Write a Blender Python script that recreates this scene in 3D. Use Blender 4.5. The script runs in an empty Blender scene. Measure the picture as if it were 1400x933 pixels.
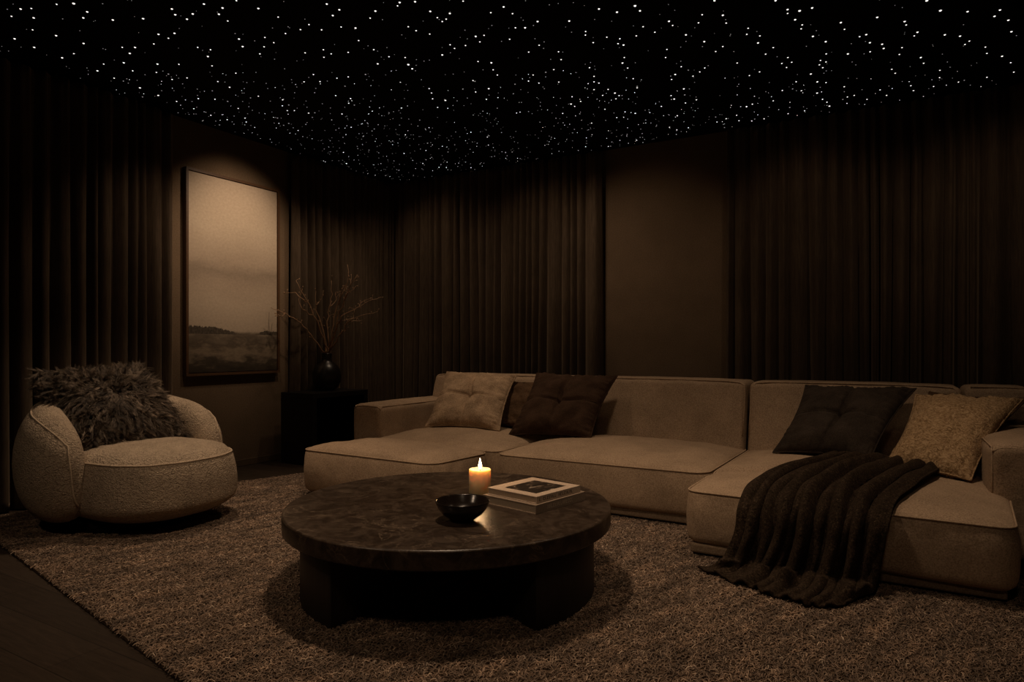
import bpy, bmesh, math, random
import numpy as np
from mathutils import Vector, Matrix, noise as mnoise

random.seed(7)
rng = np.random.default_rng(11)
PI = math.pi
scene = bpy.context.scene
COL = scene.collection

# ---------------------------------------------------------------- helpers
def link(o, parent=None):
    COL.objects.link(o)
    if parent is not None:
        o.parent = parent
    return o

def tag(o, label=None, cat=None, group=None, kind=None):
    if label: o['label'] = label
    if cat: o['category'] = cat
    if group: o['group'] = group
    if kind: o['kind'] = kind
    return o

def empty(name, loc, rotz=0.0):
    o = bpy.data.objects.new(name, None)
    o.empty_display_size = 0.1
    o.location = loc
    o.rotation_euler = (0, 0, rotz)
    return link(o)

def mesh_obj(name, verts, faces, mat, parent=None, smooth=True):
    me = bpy.data.meshes.new(name)
    me.from_pydata([tuple(v) for v in verts], [], faces)
    me.update()
    if smooth:
        me.polygons.foreach_set('use_smooth', [True] * len(me.polygons))
    if mat: me.materials.append(mat)
    o = bpy.data.objects.new(name, me)
    link(o, parent)
    if parent is not None:
        # vertices are given in world space: cancel the parent's transform
        L = Matrix.LocRotScale(parent.location, parent.rotation_euler, None)
        pp = parent.parent
        while pp is not None:
            L = Matrix.LocRotScale(pp.location, pp.rotation_euler, None) @ L
            pp = pp.parent
        me.transform(L.inverted())
    return o

class MB:
    """collects several shapes that belong to one part"""
    def __init__(s): s.v = []; s.f = []
    def add(s, v, f):
        n = len(s.v); s.v += [tuple(p) for p in v]; s.f += [tuple(i + n for i in q) for q in f]
    def build(s, name, mat, parent=None, smooth=True):
        return mesh_obj(name, s.v, s.f, mat, parent, smooth)

def box(x0, x1, y0, y1, z0, z1):
    v = [(x0,y0,z0),(x1,y0,z0),(x1,y1,z0),(x0,y1,z0),(x0,y0,z1),(x1,y0,z1),(x1,y1,z1),(x0,y1,z1)]
    f = [(3,2,1,0),(4,5,6,7),(0,1,5,4),(1,2,6,5),(2,3,7,6),(3,0,4,7)]
    return v, f

def bevel_box(name, dims, mat, parent, bev=0.004):
    o = mesh_obj(name, *box(*dims), mat, parent, smooth=False)
    m = o.modifiers.new('bevel', 'BEVEL'); m.width = bev; m.segments = 2
    return o

def tube(pts, r, sides=6, closed=False):
    pts = [Vector(p) for p in pts]
    n = len(pts)
    rs = r if isinstance(r, (list, tuple)) else [r] * n
    v, f = [], []
    prev = None
    for i, p in enumerate(pts):
        a = pts[(i - 1) % n] if (closed or i > 0) else p
        b = pts[(i + 1) % n] if (closed or i < n - 1) else p
        t = (b - a)
        if t.length < 1e-9: t = Vector((0, 0, 1))
        t.normalize()
        if prev is None:
            up = Vector((0, 0, 1)) if abs(t.z) < .9 else Vector((1, 0, 0))
            nx = t.cross(up).normalized()
        else:
            nx = (prev - t * prev.dot(t)).normalized()
        prev = nx
        ny = t.cross(nx)
        for k in range(sides):
            a_ = 2 * PI * k / sides
            v.append(p + (nx * math.cos(a_) + ny * math.sin(a_)) * rs[i])
    m = n if closed else n - 1
    for i in range(m):
        for k in range(sides):
            j = (i + 1) % n
            f.append((i*sides+k, i*sides+(k+1)%sides, j*sides+(k+1)%sides, j*sides+k))
    if not closed:
        f.append(tuple(range(sides))[::-1]); f.append(tuple((n-1)*sides + k for k in range(sides)))
    return v, f

def lathe(prof, cx, cy, seg=64, cap0=True, cap1=True):
    v, f = [], []
    for r, z in prof:
        for k in range(seg):
            a = 2 * PI * k / seg
            v.append((cx + r * math.cos(a), cy + r * math.sin(a), z))
    for i in range(len(prof) - 1):
        for k in range(seg):
            f.append((i*seg+k, i*seg+(k+1)%seg, (i+1)*seg+(k+1)%seg, (i+1)*seg+k))
    if cap0: f.append(tuple(range(seg))[::-1])
    if cap1: f.append(tuple((len(prof)-1)*seg + k for k in range(seg)))
    return v, f

def fbm(p, sc, octv=3):
    return mnoise.fractal(Vector(p) * sc, 1.0, 2.0, octv, noise_basis='PERLIN_ORIGINAL')

# ---------------------------------------------------------------- materials
def srgb(r, g, b):
    f = lambda c: (c/255/12.92) if c/255 <= .04045 else ((c/255 + .055)/1.055) ** 2.4
    return (f(r), f(g), f(b), 1)

class NT:
    def __init__(s, name):
        m = bpy.data.materials.new(name); m.use_nodes = True
        s.m = m; s.t = m.node_tree; s.n = s.t.nodes; s.l = s.t.links
        s.bsdf = s.n['Principled BSDF']
    def new(s, t, **kw):
        n = s.n.new(t)
        for k, v in kw.items():
            if k in n.inputs: n.inputs[k].default_value = v
            else: setattr(n, k, v)
        return n
    def link(s, a, b): s.l.new(a, b)
    def set(s, **kw):
        for k, v in kw.items():
            s.bsdf.inputs[k.replace('_', ' ')].default_value = v
    def coords(s, scale=(1,1,1), which='Object', rot=(0,0,0)):
        tc = s.new('ShaderNodeTexCoord'); mp = s.new('ShaderNodeMapping')
        mp.inputs['Scale'].default_value = scale; mp.inputs['Rotation'].default_value = rot
        s.link(tc.outputs[which], mp.inputs['Vector']); return mp.outputs['Vector']
    def noise(s, vec, scale, detail=4, rough=.55, dist=0):
        n = s.new('ShaderNodeTexNoise'); n.inputs['Scale'].default_value = scale
        n.inputs['Detail'].default_value = detail; n.inputs['Roughness'].default_value = rough
        n.inputs['Distortion'].default_value = dist
        s.link(vec, n.inputs['Vector']); return n.outputs['Fac']
    def ramp(s, fac, stops, interp='LINEAR'):
        r = s.new('ShaderNodeValToRGB'); e = r.color_ramp.elements; r.color_ramp.interpolation = interp
        while len(e) < len(stops): e.new(.5)
        for k, (p, c) in enumerate(stops):
            e[k].position = p; e[k].color = c if len(c) == 4 else (*c, 1)
        s.link(fac, r.inputs['Fac']); return r.outputs['Color']
    def bump(s, h, strength, dist=.01, normal=None):
        b = s.new('ShaderNodeBump'); b.inputs['Strength'].default_value = strength; b.inputs['Distance'].default_value = dist
        s.link(h, b.inputs['Height'])
        if normal is not None: s.link(normal, b.inputs['Normal'])
        return b.outputs['Normal']
    def mix(s, fac, a, b, blend='MIX'):
        n = s.new('ShaderNodeMix'); n.data_type = 'RGBA'; n.blend_type = blend
        for sock, val in ((n.inputs[0], fac), (n.inputs[6], a), (n.inputs[7], b)):
            if hasattr(val, 'is_linked'): s.link(val, sock)
            else: sock.default_value = val
        return n.outputs[2]
    def math(s, op, a, b=0.0):
        n = s.new('ShaderNodeMath'); n.operation = op
        for sock, val in ((n.inputs[0], a), (n.inputs[1], b)):
            if hasattr(val, 'is_linked'): s.link(val, sock)
            else: sock.default_value = val
        return n.outputs[0]

def lin(c, k): return (c[0]*k, c[1]*k, c[2]*k, 1)

def fabric(name, col, weave=420, var=.25, bump=.35, sheen=.25, patch=4, fine=.0015):
    """woven upholstery: mottled colour, thread bump, a soft sheen"""
    t = NT(name); v = t.coords()
    n1 = t.noise(v, patch, 5, .6)
    n2 = t.noise(v, weave, 3, .75)
    c = t.ramp(n1, [(.3, lin(col, 1 - var)), (.7, lin(col, 1 + var))])
    c2 = t.ramp(n2, [(.32, (.60, .57, .54, 1)), (.68, (1.32, 1.33, 1.34, 1))])
    t.link(t.mix(1.0, c, c2, 'MULTIPLY'), t.bsdf.inputs['Base Color'])
    nb = t.bump(n2, bump, fine)
    n3 = t.noise(v, 14, 4, .6)
    t.link(t.bump(n3, .35, .012, nb), t.bsdf.inputs['Normal'])
    t.set(Roughness=.92, Sheen_Weight=sheen, Sheen_Roughness=.5, Specular_IOR_Level=.08)
    mx = max(col[:3]); t.bsdf.inputs['Sheen Tint'].default_value = (.75, .75 * (col[1]/mx) ** .8, .75 * (col[2]/mx) ** .8, 1)
    return t.m

M = {}
SOFA = (.365, .265, .18)
M['sofa'] = fabric('sofa_fabric', SOFA, weave=150, var=.16, bump=.4, sheen=.1)
M['piping'] = fabric('sofa_piping_fabric', lin(SOFA, 1.12), weave=150, var=.1, bump=.3, sheen=.1)
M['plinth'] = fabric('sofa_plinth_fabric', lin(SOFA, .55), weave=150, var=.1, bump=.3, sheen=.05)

def boucle(name, col, sc=75, strength=.9):
    t = NT(name); v = t.coords()
    vo = t.new('ShaderNodeTexVoronoi'); vo.inputs['Scale'].default_value = sc
    wv = t.new('ShaderNodeTexNoise'); wv.inputs['Scale'].default_value = sc * .6; wv.inputs['Detail'].default_value = 2
    t.link(v, wv.inputs['Vector'])
    t.link(t.mix(.06, v, wv.outputs['Color']), vo.inputs['Vector'])
    h = vo.outputs['Distance']
    n1 = t.noise(v, 6, 3)
    c = t.ramp(h, [(.0, lin(col, 1.12)), (.5, lin(col, .97)), (1, lin(col, .62))])
    c2 = t.ramp(n1, [(.3, (.85, .85, .85, 1)), (.7, (1.12, 1.12, 1.12, 1))])
    t.link(t.mix(1.0, c, c2, 'MULTIPLY'), t.bsdf.inputs['Base Color'])
    inv = t.math('SUBTRACT', 1.0, h)
    t.link(t.bump(inv, strength, .008), t.bsdf.inputs['Normal'])
    t.set(Roughness=.95, Sheen_Weight=.05, Specular_IOR_Level=.05)
    return t.m
M['boucle'] = boucle('cream_boucle', (.48, .375, .272), 78, 1.0)

M['welt'] = fabric('cream_welt_fabric', (.52, .41, .30), weave=150, var=.1, bump=.3, sheen=.05)
M['tan_velvet'] = fabric('tan_cushion_fabric', (.36, .255, .165), weave=130, var=.26, bump=.6, sheen=.08, patch=9)
M['brown_velvet'] = fabric('dark_brown_velvet', (.044, .025, .0155), weave=160, var=.3, bump=.4, sheen=.03, patch=8)
M['rust_brown'] = fabric('brown_corduroy', (.085, .050, .028), weave=140, var=.3, bump=.5, sheen=.05, patch=8)
M['charcoal'] = fabric('charcoal_wool', (.035, .0265, .0205), weave=160, var=.3, bump=.5, sheen=.02, patch=8)

def jacquard():
    t = NT('tan_crinkled_fabric'); v = t.coords()
    n = t.noise(v, 34, 3, .6, 2.6)
    n2 = t.noise(v, 300, 2)
    c = t.ramp(n, [(.36, (.20, .122, .058, 1)), (.5, (.36, .235, .125, 1)), (.64, (.50, .345, .195, 1))])
    t.link(c, t.bsdf.inputs['Base Color'])
    nb = t.bump(n, .9, .01)
    t.link(t.bump(n2, .3, .002, nb), t.bsdf.inputs['Normal'])
    t.set(Roughness=.8, Sheen_Weight=.02, Specular_IOR_Level=.12)
    return t.m
M['crinkle'] = jacquard()

def throw_mat():
    t = NT('dark_brown_knit_wool'); v = t.coords()
    n = t.noise(v, 110, 4, .75, .8); n1 = t.noise(v, 16, 4)
    c = t.ramp(n, [(.34, (.008, .006, .0045, 1)), (.56, (.038, .027, .019, 1)), (.75, (.13, .094, .066, 1))])
    c2 = t.ramp(n1, [(.3, (.7, .7, .7, 1)), (.7, (1.25, 1.2, 1.15, 1))])
    t.link(t.mix(1.0, c, c2, 'MULTIPLY'), t.bsdf.inputs['Base Color'])
    t.link(t.bump(n, .9, .006), t.bsdf.inputs['Normal'])
    t.set(Roughness=1, Sheen_Weight=.05, Sheen_Roughness=.6, Specular_IOR_Level=.02)
    t.bsdf.inputs['Sheen Tint'].default_value = (.5, .34, .22, 1)
    return t.m
M['throw'] = throw_mat()

def curtain_mat():
    t = NT('brown_velvet_curtain'); v = t.coords((1, 1, .06))
    n = t.noise(v, 130, 3); v2 = t.coords(); n2 = t.noise(v2, 2.2, 4)
    c = t.ramp(n, [(.3, (.060, .042, .028, 1)), (.7, (.100, .071, .048, 1))])
    c2 = t.ramp(n2, [(.3, (.8, .8, .8, 1)), (.7, (1.15, 1.15, 1.15, 1))])
    t.link(t.mix(1.0, c, c2, 'MULTIPLY'), t.bsdf.inputs['Base Color'])
    n3 = t.noise(v2, 350, 2)
    t.link(t.bump(n3, .3, .002), t.bsdf.inputs['Normal'])
    t.set(Roughness=.85, Sheen_Weight=.35, Sheen_Roughness=.35, Specular_IOR_Level=.15)
    t.bsdf.inputs['Sheen Tint'].default_value = (.9, .68, .48, 1)
    return t.m
M['curtain'] = curtain_mat()

def wall_mat():
    t = NT('brown_textured_wallcovering'); v = t.coords()
    n = t.noise(v, 90, 4, .65); n1 = t.noise(v, 3, 4)
    c = t.ramp(n, [(.3, (.115, .078, .049, 1)), (.7, (.165, .115, .074, 1))])
    c2 = t.ramp(n1, [(.3, (.88, .88, .88, 1)), (.7, (1.1, 1.1, 1.1, 1))])
    t.link(t.mix(1.0, c, c2, 'MULTIPLY'), t.bsdf.inputs['Base Color'])
    t.link(t.bump(n, .5, .004), t.bsdf.inputs['Normal'])
    t.set(Roughness=.9, Specular_IOR_Level=.15)
    return t.m
M['wall'] = wall_mat()

def plain(name, col, rough=.6, spec=.3, bumpsc=None, bs=.2, bd=.002, metal=0, var=.15):
    t = NT(name); v = t.coords()
    n = t.noise(v, bumpsc or 20, 4)
    t.link(t.ramp(n, [(.3, lin(col, 1 - var)), (.7, lin(col, 1 + var))]), t.bsdf.inputs['Base Color'])
    if bumpsc: t.link(t.bump(n, bs, bd), t.bsdf.inputs['Normal'])
    t.set(Roughness=rough, Specular_IOR_Level=spec, Metallic=metal)
    return t.m
M['ceiling'] = plain('black_ceiling_panel', (.006, .005, .004), .95, .05, 120, .3)
M['base'] = plain('brown_baseboard', (.10, .068, .042), .6, .2)
M['frame'] = plain('walnut_frame', (.075, .038, .018), .45, .4, 60)
M['black_wood'] = plain('black_stained_wood', (.0085, .0068, .0055), .4, .35, 40, .12)
M['vase'] = plain('black_ceramic', (.012, .009, .0075), .36, .5, 14, .25, .004)
M['bowl'] = plain('black_glazed_ceramic', (.012, .008, .006), .2, .55, 30, .12, .001)
M['bark'] = plain('brown_twig_bark', (.30, .18, .105), .55, .35, 90, .5)
M['bud'] = plain('brown_bud', (.30, .19, .11), .5, .4, 90)
M['foot'] = plain('black_foot', (.006, .005, .005), .6, .2)

def floor_mat():
    t = NT('dark_oak_floor'); v = t.coords((1, 1, 1))
    br = t.new('ShaderNodeTexBrick'); br.inputs['Scale'].default_value = 1
    br.inputs['Brick Width'].default_value = 1.8; br.inputs['Row Height'].default_value = .19
    br.inputs['Mortar Size'].default_value = .0018
    br.inputs['Color1'].default_value = (.030, .020, .013, 1); br.inputs['Color2'].default_value = (.040, .027, .018, 1)
    br.inputs['Mortar'].default_value = (.012, .008, .005, 1)
    t.link(v, br.inputs['Vector'])
    v2 = t.coords((1.2, 16, 1)); n = t.noise(v2, 5, 6, .65, .6)
    c = t.ramp(n, [(.3, (.65, .65, .65, 1)), (.7, (1.2, 1.2, 1.2, 1))])
    t.link(t.mix(1.0, br.outputs['Color'], c, 'MULTIPLY'), t.bsdf.inputs['Base Color'])
    t.link(t.bump(n, .12, .003), t.bsdf.inputs['Normal'])
    t.set(Roughness=.55, Specular_IOR_Level=.25)
    return t.m
M['floor'] = floor_mat()

def stone_mat():
    t = NT('dark_brown_marble'); v = t.coords((1, 1, 1))
    n = t.noise(v, 8.5, 10, .7, 1.4)
    c = t.ramp(n, [(.3, (.013, .008, .005, 1)), (.48, (.034, .022, .0145, 1)), (.60, (.062, .043, .030, 1)), (.72, (.030, .019, .013, 1))])
    nv = t.noise(v, 3.6, 8, .62, 2.4)
    vein = t.ramp(t.math('ABSOLUTE', t.math('SUBTRACT', nv, .5)), [(0, (1, 1, 1, 1)), (.017, (.0, .0, .0, 1))])
    msk = t.ramp(t.noise(v, 4.0, 3), [(.42, (0, 0, 0, 1)), (.62, (.8, .8, .8, 1))])
    f = t.math('MULTIPLY', vein, msk)
    t.link(t.mix(f, c, (.20, .145, .10, 1)), t.bsdf.inputs['Base Color'])
    n2 = t.noise(v, 38, 5, .7)
    t.link(t.ramp(n2, [(.3, (.26, .26, .26, 1)), (.7, (.40, .40, .40, 1))]), t.bsdf.inputs['Roughness'])
    t.link(t.bump(n2, .16, .002), t.bsdf.inputs['Normal'])
    t.set(Specular_IOR_Level=.45)
    return t.m
M['stone'] = stone_mat()

def leg_mat():
    t = NT('dark_stained_table_leg'); v = t.coords((1, 1, .08)); n = t.noise(v, 45, 5, .6)
    t.link(t.ramp(n, [(.3, (.012, .009, .007, 1)), (.7, (.026, .019, .014, 1))]), t.bsdf.inputs['Base Color'])
    t.link(t.bump(n, .2, .002), t.bsdf.inputs['Normal'])
    t.set(Roughness=.5, Specular_IOR_Level=.3)
    return t.m
M['leg'] = leg_mat()

def pile_mat():
    t = NT('brown_wool_pile')
    at = t.new('ShaderNodeAttribute'); at.attribute_name = 'strand'
    v = t.coords((1, 1, 0), rot=(0, 0, -math.radians(73.4)))
    mp = t.new('ShaderNodeMapping'); mp.inputs['Scale'].default_value = (2.2, 9, 1); t.link(v, mp.inputs['Vector'])
    n = t.noise(mp.outputs['Vector'], 1.5, 5, .65, .3)
    c = t.ramp(at.outputs['Fac'], [(.0, (.080, .054, .037, 1)), (.4, (.195, .137, .097, 1)), (.68, (.295, .204, .145, 1)), (.86, (.44, .33, .24, 1)), (1, (.64, .51, .385, 1))])
    c2 = t.ramp(n, [(.36, (.52, .52, .53, 1)), (.5, (.95, .95, .95, 1)), (.66, (1.42, 1.36, 1.3, 1))])
    t.link(t.mix(1.0, c, c2, 'MULTIPLY'), t.bsdf.inputs['Base Color'])
    t.set(Roughness=.95, Specular_IOR_Level=.1, Sheen_Weight=.1)
    return t.m
M['pile'] = pile_mat()
M['rug'] = fabric('rug_backing', (.10, .068, .046), weave=200, var=.2, bump=.6, sheen=0)

def fur_mat():
    t = NT('brown_sheepskin_fur')
    at = t.new('ShaderNodeAttribute'); at.attribute_name = 'strand'
    c = t.ramp(at.outputs['Fac'], [(0, (.030, .021, .015, 1)), (.4, (.105, .076, .053, 1)), (.72, (.22, .165, .118, 1)), (1, (.46, .36, .27, 1))])
    t.link(c, t.bsdf.inputs['Base Color'])
    t.set(Roughness=.6, Specular_IOR_Level=.3, Sheen_Weight=.1)
    return t.m
M['fur'] = fur_mat()
M['fur_base'] = plain('fur_skin', (.06, .042, .028), .95, .05, 80)

def painting_mat():
    t = NT('misty_landscape_paint')
    tc = t.new('ShaderNodeTexCoord'); sp = t.new('ShaderNodeSeparateXYZ')
    t.link(tc.outputs['UV'], sp.inputs[0])
    U, V = sp.outputs[0], sp.outputs[1]
    def vec(su, sv):
        cb = t.new('ShaderNodeCombineXYZ'); t.link(t.math('MULTIPLY', U, su), cb.inputs[0]); t.link(t.math('MULTIPLY', V, sv), cb.inputs[1]); return cb.outputs[0]
    sky = t.ramp(t.math('ADD', V, t.math('MULTIPLY', t.math('SUBTRACT', t.noise(vec(1.6, 5), 1.6, 6, .6), .5), .16)),
                 [(.20, (.33, .265, .20, 1)), (.36, (.36, .29, .22, 1)), (.45, (.31, .245, .185, 1)), (.52, (.235, .185, .14, 1)), (.58, (.34, .27, .205, 1)), (.75, (.44, .36, .275, 1)), (1, (.40, .32, .245, 1))])
    brush = t.noise(vec(14, 30), 3, 5, .7)
    sky = t.mix(1.0, sky, t.ramp(brush, [(.3, (.86, .86, .86, 1)), (.7, (1.1, 1.1, 1.1, 1))]), 'MULTIPLY')
    gn = t.noise(vec(1.8, 8), 2.4, 7, .66, .15)
    ground = t.ramp(t.math('ADD', t.math('MULTIPLY', V, 2.1), t.math('MULTIPLY', t.math('SUBTRACT', gn, .5), .55)),
                    [(0, (.022, .017, .012, 1)), (.12, (.045, .034, .024, 1)), (.24, (.17, .13, .09, 1)), (.33, (.075, .056, .040, 1)), (.42, (.12, .093, .066, 1)), (.5, (.19, .148, .106, 1))])
    gmask = t.ramp(t.math('ADD', V, t.math('MULTIPLY', t.math('SUBTRACT', t.noise(vec(3, 1), 2, 3), .5), .02)), [(.212, (1, 1, 1, 1)), (.224, (0, 0, 0, 1))])
    c = t.mix(gmask, sky, ground)
    # far haze strip and tree line at the left, smaller one at the right
    tn = t.noise(vec(16, 3), 2.6, 6, .7)
    hgt = t.math('MULTIPLY', t.ramp(U, [(0, (.95, .95, .95, 1)), (.28, (.8, .8, .8, 1)), (.45, (.40, .40, .40, 1)), (.58, (.0, .0, .0, 1)), (.72, (.08, .08, .08, 1)), (.82, (.5, .5, .5, 1)), (1, (.42, .42, .42, 1))]), t.math('ADD', .10, t.math('MULTIPLY', tn, 1.65)))
    top = t.math('ADD', .206, t.math('MULTIPLY', hgt, .045))
    tm = t.math('MULTIPLY', t.math('LESS_THAN', V, top), t.math('GREATER_THAN', V, .206))
    tm = t.math('MULTIPLY', tm, t.math('MINIMUM', 1.0, t.math('MULTIPLY', hgt, 3.0)))
    tcol = t.ramp(t.noise(vec(22, 22), 3, 4), [(.3, (.030, .023, .017, 1)), (.7, (.085, .067, .050, 1))])
    c = t.mix(tm, c, tcol)
    # bare saplings on the right
    for u0, k, v0, v1 in ((.868, .10, .215, .33), (.885, -.16, .215, .29), (.90, .30, .22, .27)):
        d = t.math('ABSOLUTE', t.math('SUBTRACT', U, t.math('ADD', u0, t.math('MULTIPLY', t.math('SUBTRACT', V, v0), k))))
        m = t.math('MULTIPLY', t.math('LESS_THAN', d, .0045), t.math('MULTIPLY', t.math('GREATER_THAN', V, v0), t.math('LESS_THAN', V, v1)))
        c = t.mix(t.math('MULTIPLY', m, .6), c, (.13, .10, .075, 1))
    t.link(c, t.bsdf.inputs['Base Color'])
    t.link(t.bump(brush, .25, .003), t.bsdf.inputs['Normal'])
    t.set(Roughness=.75, Specular_IOR_Level=.2)
    return t.m
M['painting'] = painting_mat()

def wax_mat():
    t = NT('ivory_wax'); v = t.coords(); n = t.noise(v, 30, 3)
    t.link(t.ramp(n, [(.3, (.82, .60, .34, 1)), (.7, (.88, .67, .41, 1))]), t.bsdf.inputs['Base Color'])
    t.set(Roughness=.45, Subsurface_Weight=1.0, Subsurface_Scale=.045, Specular_IOR_Level=.3)
    t.bsdf.inputs['Subsurface Radius'].default_value = (1.0, .78, .52)
    return t.m
M['wax'] = wax_mat()

def emit(name, col, strength, sampling=None):
    t = NT(name); t.set(Base_Color=(0, 0, 0, 1), Emission_Color=(*col, 1), Emission_Strength=strength, Roughness=1, Specular_IOR_Level=0)
    v = t.coords(); n = t.noise(v, 3, 1)
    t.link(t.ramp(n, [(0, lin(col, .92)), (1, lin(col, 1.0))]), t.bsdf.inputs['Emission Color'])
    if sampling: t.m.cycles.emission_sampling = sampling
    return t.m
M['flame'] = emit('candle_flame', (1, .70, .38), 14, 'NONE')
M['star'] = emit('fibre_star_glow', (1, .95, .88), 1.3, 'NONE')
M['star_dim'] = emit('dim_fibre_star_glow', (1, .93, .84), .28, 'NONE')
M['wick'] = plain('charred_wick', (.01, .008, .006), .9, .1)

def cover_mat():
    t = NT('book_cover_print')
    tc = t.new('ShaderNodeTexCoord'); sp = t.new('ShaderNodeSeparateXYZ'); t.link(tc.outputs['UV'], sp.inputs[0])
    cb = t.new('ShaderNodeCombineXYZ'); t.link(sp.outputs[0], cb.inputs[0]); t.link(t.math('MULTIPLY', sp.outputs[1], 2.0), cb.inputs[1])
    n = t.noise(cb.outputs[0], 3.2, 5, .6, 1.0)
    c = t.ramp(n, [(.3, (.012, .009, .007, 1)), (.52, (.04, .03, .022, 1)), (.60, (.11, .075, .05, 1)), (.66, (.40, .33, .26, 1))])
    t.link(c, t.bsdf.inputs['Base Color']); t.set(Roughness=.35, Specular_IOR_Level=.4)
    return t.m
M['cover_photo'] = cover_mat()
M['book_cream'] = plain('cream_book_cloth', (.50, .385, .29), .7, .25, 200, .2)
M['book_tan'] = plain('grey_tan_book_cloth', (.27, .20, .145), .7, .25, 200, .2)
M['pages'] = plain('book_pages', (.48, .38, .28), .9, .1, 300, .4, .001)
M['ink'] = plain('dark_ink', (.05, .035, .025), .7, .2)
M['foil'] = plain('pale_foil_ink', (.50, .40, .30), .5, .3)

# ---------------------------------------------------------------- room shell
RX, RY, RZ = 7.6, -7.3, 3.044
def struct(name, dims, mat, bev=None):
    o = mesh_obj(name, *box(*dims), mat, None, smooth=False)
    o['kind'] = 'structure'; return o
struct('floor', (-.12, RX + .12, RY - .12, .12, -.1, 0), M['floor'])
struct('ceiling', (-.12, RX + .12, RY - .12, .12, RZ, RZ + .1), M['ceiling'])
struct('wall_left', (-.12, 0, RY - .12, .12, 0, RZ), M['wall'])
struct('wall_back', (0, RX, 0, .12, 0, RZ), M['wall'])
struct('wall_right', (RX, RX + .12, RY - .12, .12, 0, RZ), M['wall'])
struct('wall_front', (0, RX, RY - .12, RY, 0, RZ), M['wall'])
o = bevel_box('baseboard_left', (0, .014, -2.74, -1.60, 0, .062), M['base'], None); o['kind'] = 'structure'
o = bevel_box('baseboard_back', (2.79, 3.88, -.014, 0, 0, .062), M['base'], None); o['kind'] = 'structure'

# ---------------------------------------------------------------- curtains
def curtain(name, axis, s0, s1, label, seed, group=None, spacing=.112, amp=.052, off=.098):
    r = random.Random(seed)
    L = abs(s1 - s0); nx = int(L / .0065); nz = 44
    # fold phase advances unevenly so the pleats differ in width
    n_k = int(L / spacing) + 3
    wid = [spacing * (0.5 + 0.95 * r.random() ** 1.3) for _ in range(n_k)]
    tot = sum(wid); wid = [w * L / tot for w in wid]
    edges = [0]
    for w in wid: edges.append(edges[-1] + w)
    am = [0.75 + .5 * r.random() for _ in wid]; sk = [r.uniform(-.22, .22) for _ in wid]
    wb = [r.uniform(-.03, .03) for _ in edges]
    v, f = [], []
    ztop, zbot = RZ - .03, .012
    for j in range(nz + 1):
        tz = j / nz; z = zbot + (ztop - zbot) * tz
        low = (1 - tz)
        ed = [e + (wb[i] * math.sin(low * 1.7 + i) * low if 0 < i < len(edges) - 1 else 0) for i, e in enumerate(edges)]
        k = 0
        for i in range(nx + 1):
            s = L * i / nx
            while k < len(wid) - 1 and s > ed[k + 1]: k += 1
            u = min(1, max(0, (s - ed[k]) / max(1e-4, ed[k + 1] - ed[k])))
            uu = u + sk[k] * math.sin(PI * u) * (.5)
            h = math.sin(PI * min(1, max(0, uu)))
            h = h ** .85                             # rounded crown, narrow deep groove
            a = amp * am[k] * (.62 + .5 * low)
            small = .006 * math.sin(2 * PI * (s / (spacing * .43)) + 3 * tz + seed) * (tz ** 3)
            d = off + a * (2 * h - 1.1) + small + .006 * math.sin(s * 3.1 + z * 1.3 + seed)
            if axis == 'X': v.append((s0 + s, -d, z))
            else: v.append((d, s0 + s, z))
    for j in range(nz):
        for i in range(nx):
            a = j * (nx + 1) + i
            q = (a, a + 1, a + nx + 2, a + nx + 1)
            f.append(q if axis == 'X' else q)
    o = mesh_obj(name, v, f, M['curtain'])
    m = o.modifiers.new('thick', 'SOLIDIFY'); m.thickness = .004; m.offset = 0
    tag(o, label, 'curtain', group)
    return o
CG = 'floor-length velvet curtains around the room'
curtain('curtain', 'Y', -5.6, -2.79, 'brown velvet curtain hanging behind the round armchair', 3, CG)
curtain('curtain', 'Y', -1.55, -.05, 'brown velvet curtain beside the painting, behind the vase of branches', 5, CG, spacing=.10)
curtain('curtain', 'X', .20, 2.755, 'brown velvet curtain running from the room corner to behind the dark brown cushion', 8, CG, spacing=.12)
curtain('curtain', 'X', 3.93, 7.45, 'brown velvet curtain behind the charcoal and tan cushions at right', 21, CG, spacing=.118)

# ---------------------------------------------------------------- painting
pt = empty('framed_painting', (0, -2.165, .85))
tag(pt, 'tall misty landscape painting in a thin dark wood frame on the wall', 'painting')
y0, y1, z0, z1 = -2.655, -1.675, .853, 2.628
mb = MB(); fw = .022; dp = .055
mb.add(*box(.004, dp, y0, y0 + fw, z0, z1)); mb.add(*box(.004, dp, y1 - fw, y1, z0, z1))
mb.add(*box(.004, dp, y0 + fw, y1 - fw, z0, z0 + fw)); mb.add(*box(.004, dp, y0 + fw, y1 - fw, z1 - fw, z1))
mb.build('frame', M['frame'], pt, smooth=False)
a = .012
cv = mesh_obj('canvas', *box(.006, .044, y0 + fw + a*.5, y1 - fw - a*.5, z0 + fw + a*.5, z1 - fw - a*.5), M['painting'], pt, smooth=False)
uv = cv.data.uv_layers.new(name='UVMap')
for lp in cv.data.loops:
    c = cv.data.vertices[lp.vertex_index].co
    uv.data[lp.index].uv = ((c.y + (y1 - y0)/2) / (y1 - y0), c.z / (z1 - z0))

# ---------------------------------------------------------------- cushioned blocks
def axis_map(s, h, r, core=.62):
    a = abs(s)
    p = (h - r) * a / core if a < core else (h - r) + r * (a - core) / (1 - core)
    return math.copysign(p, s)

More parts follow.
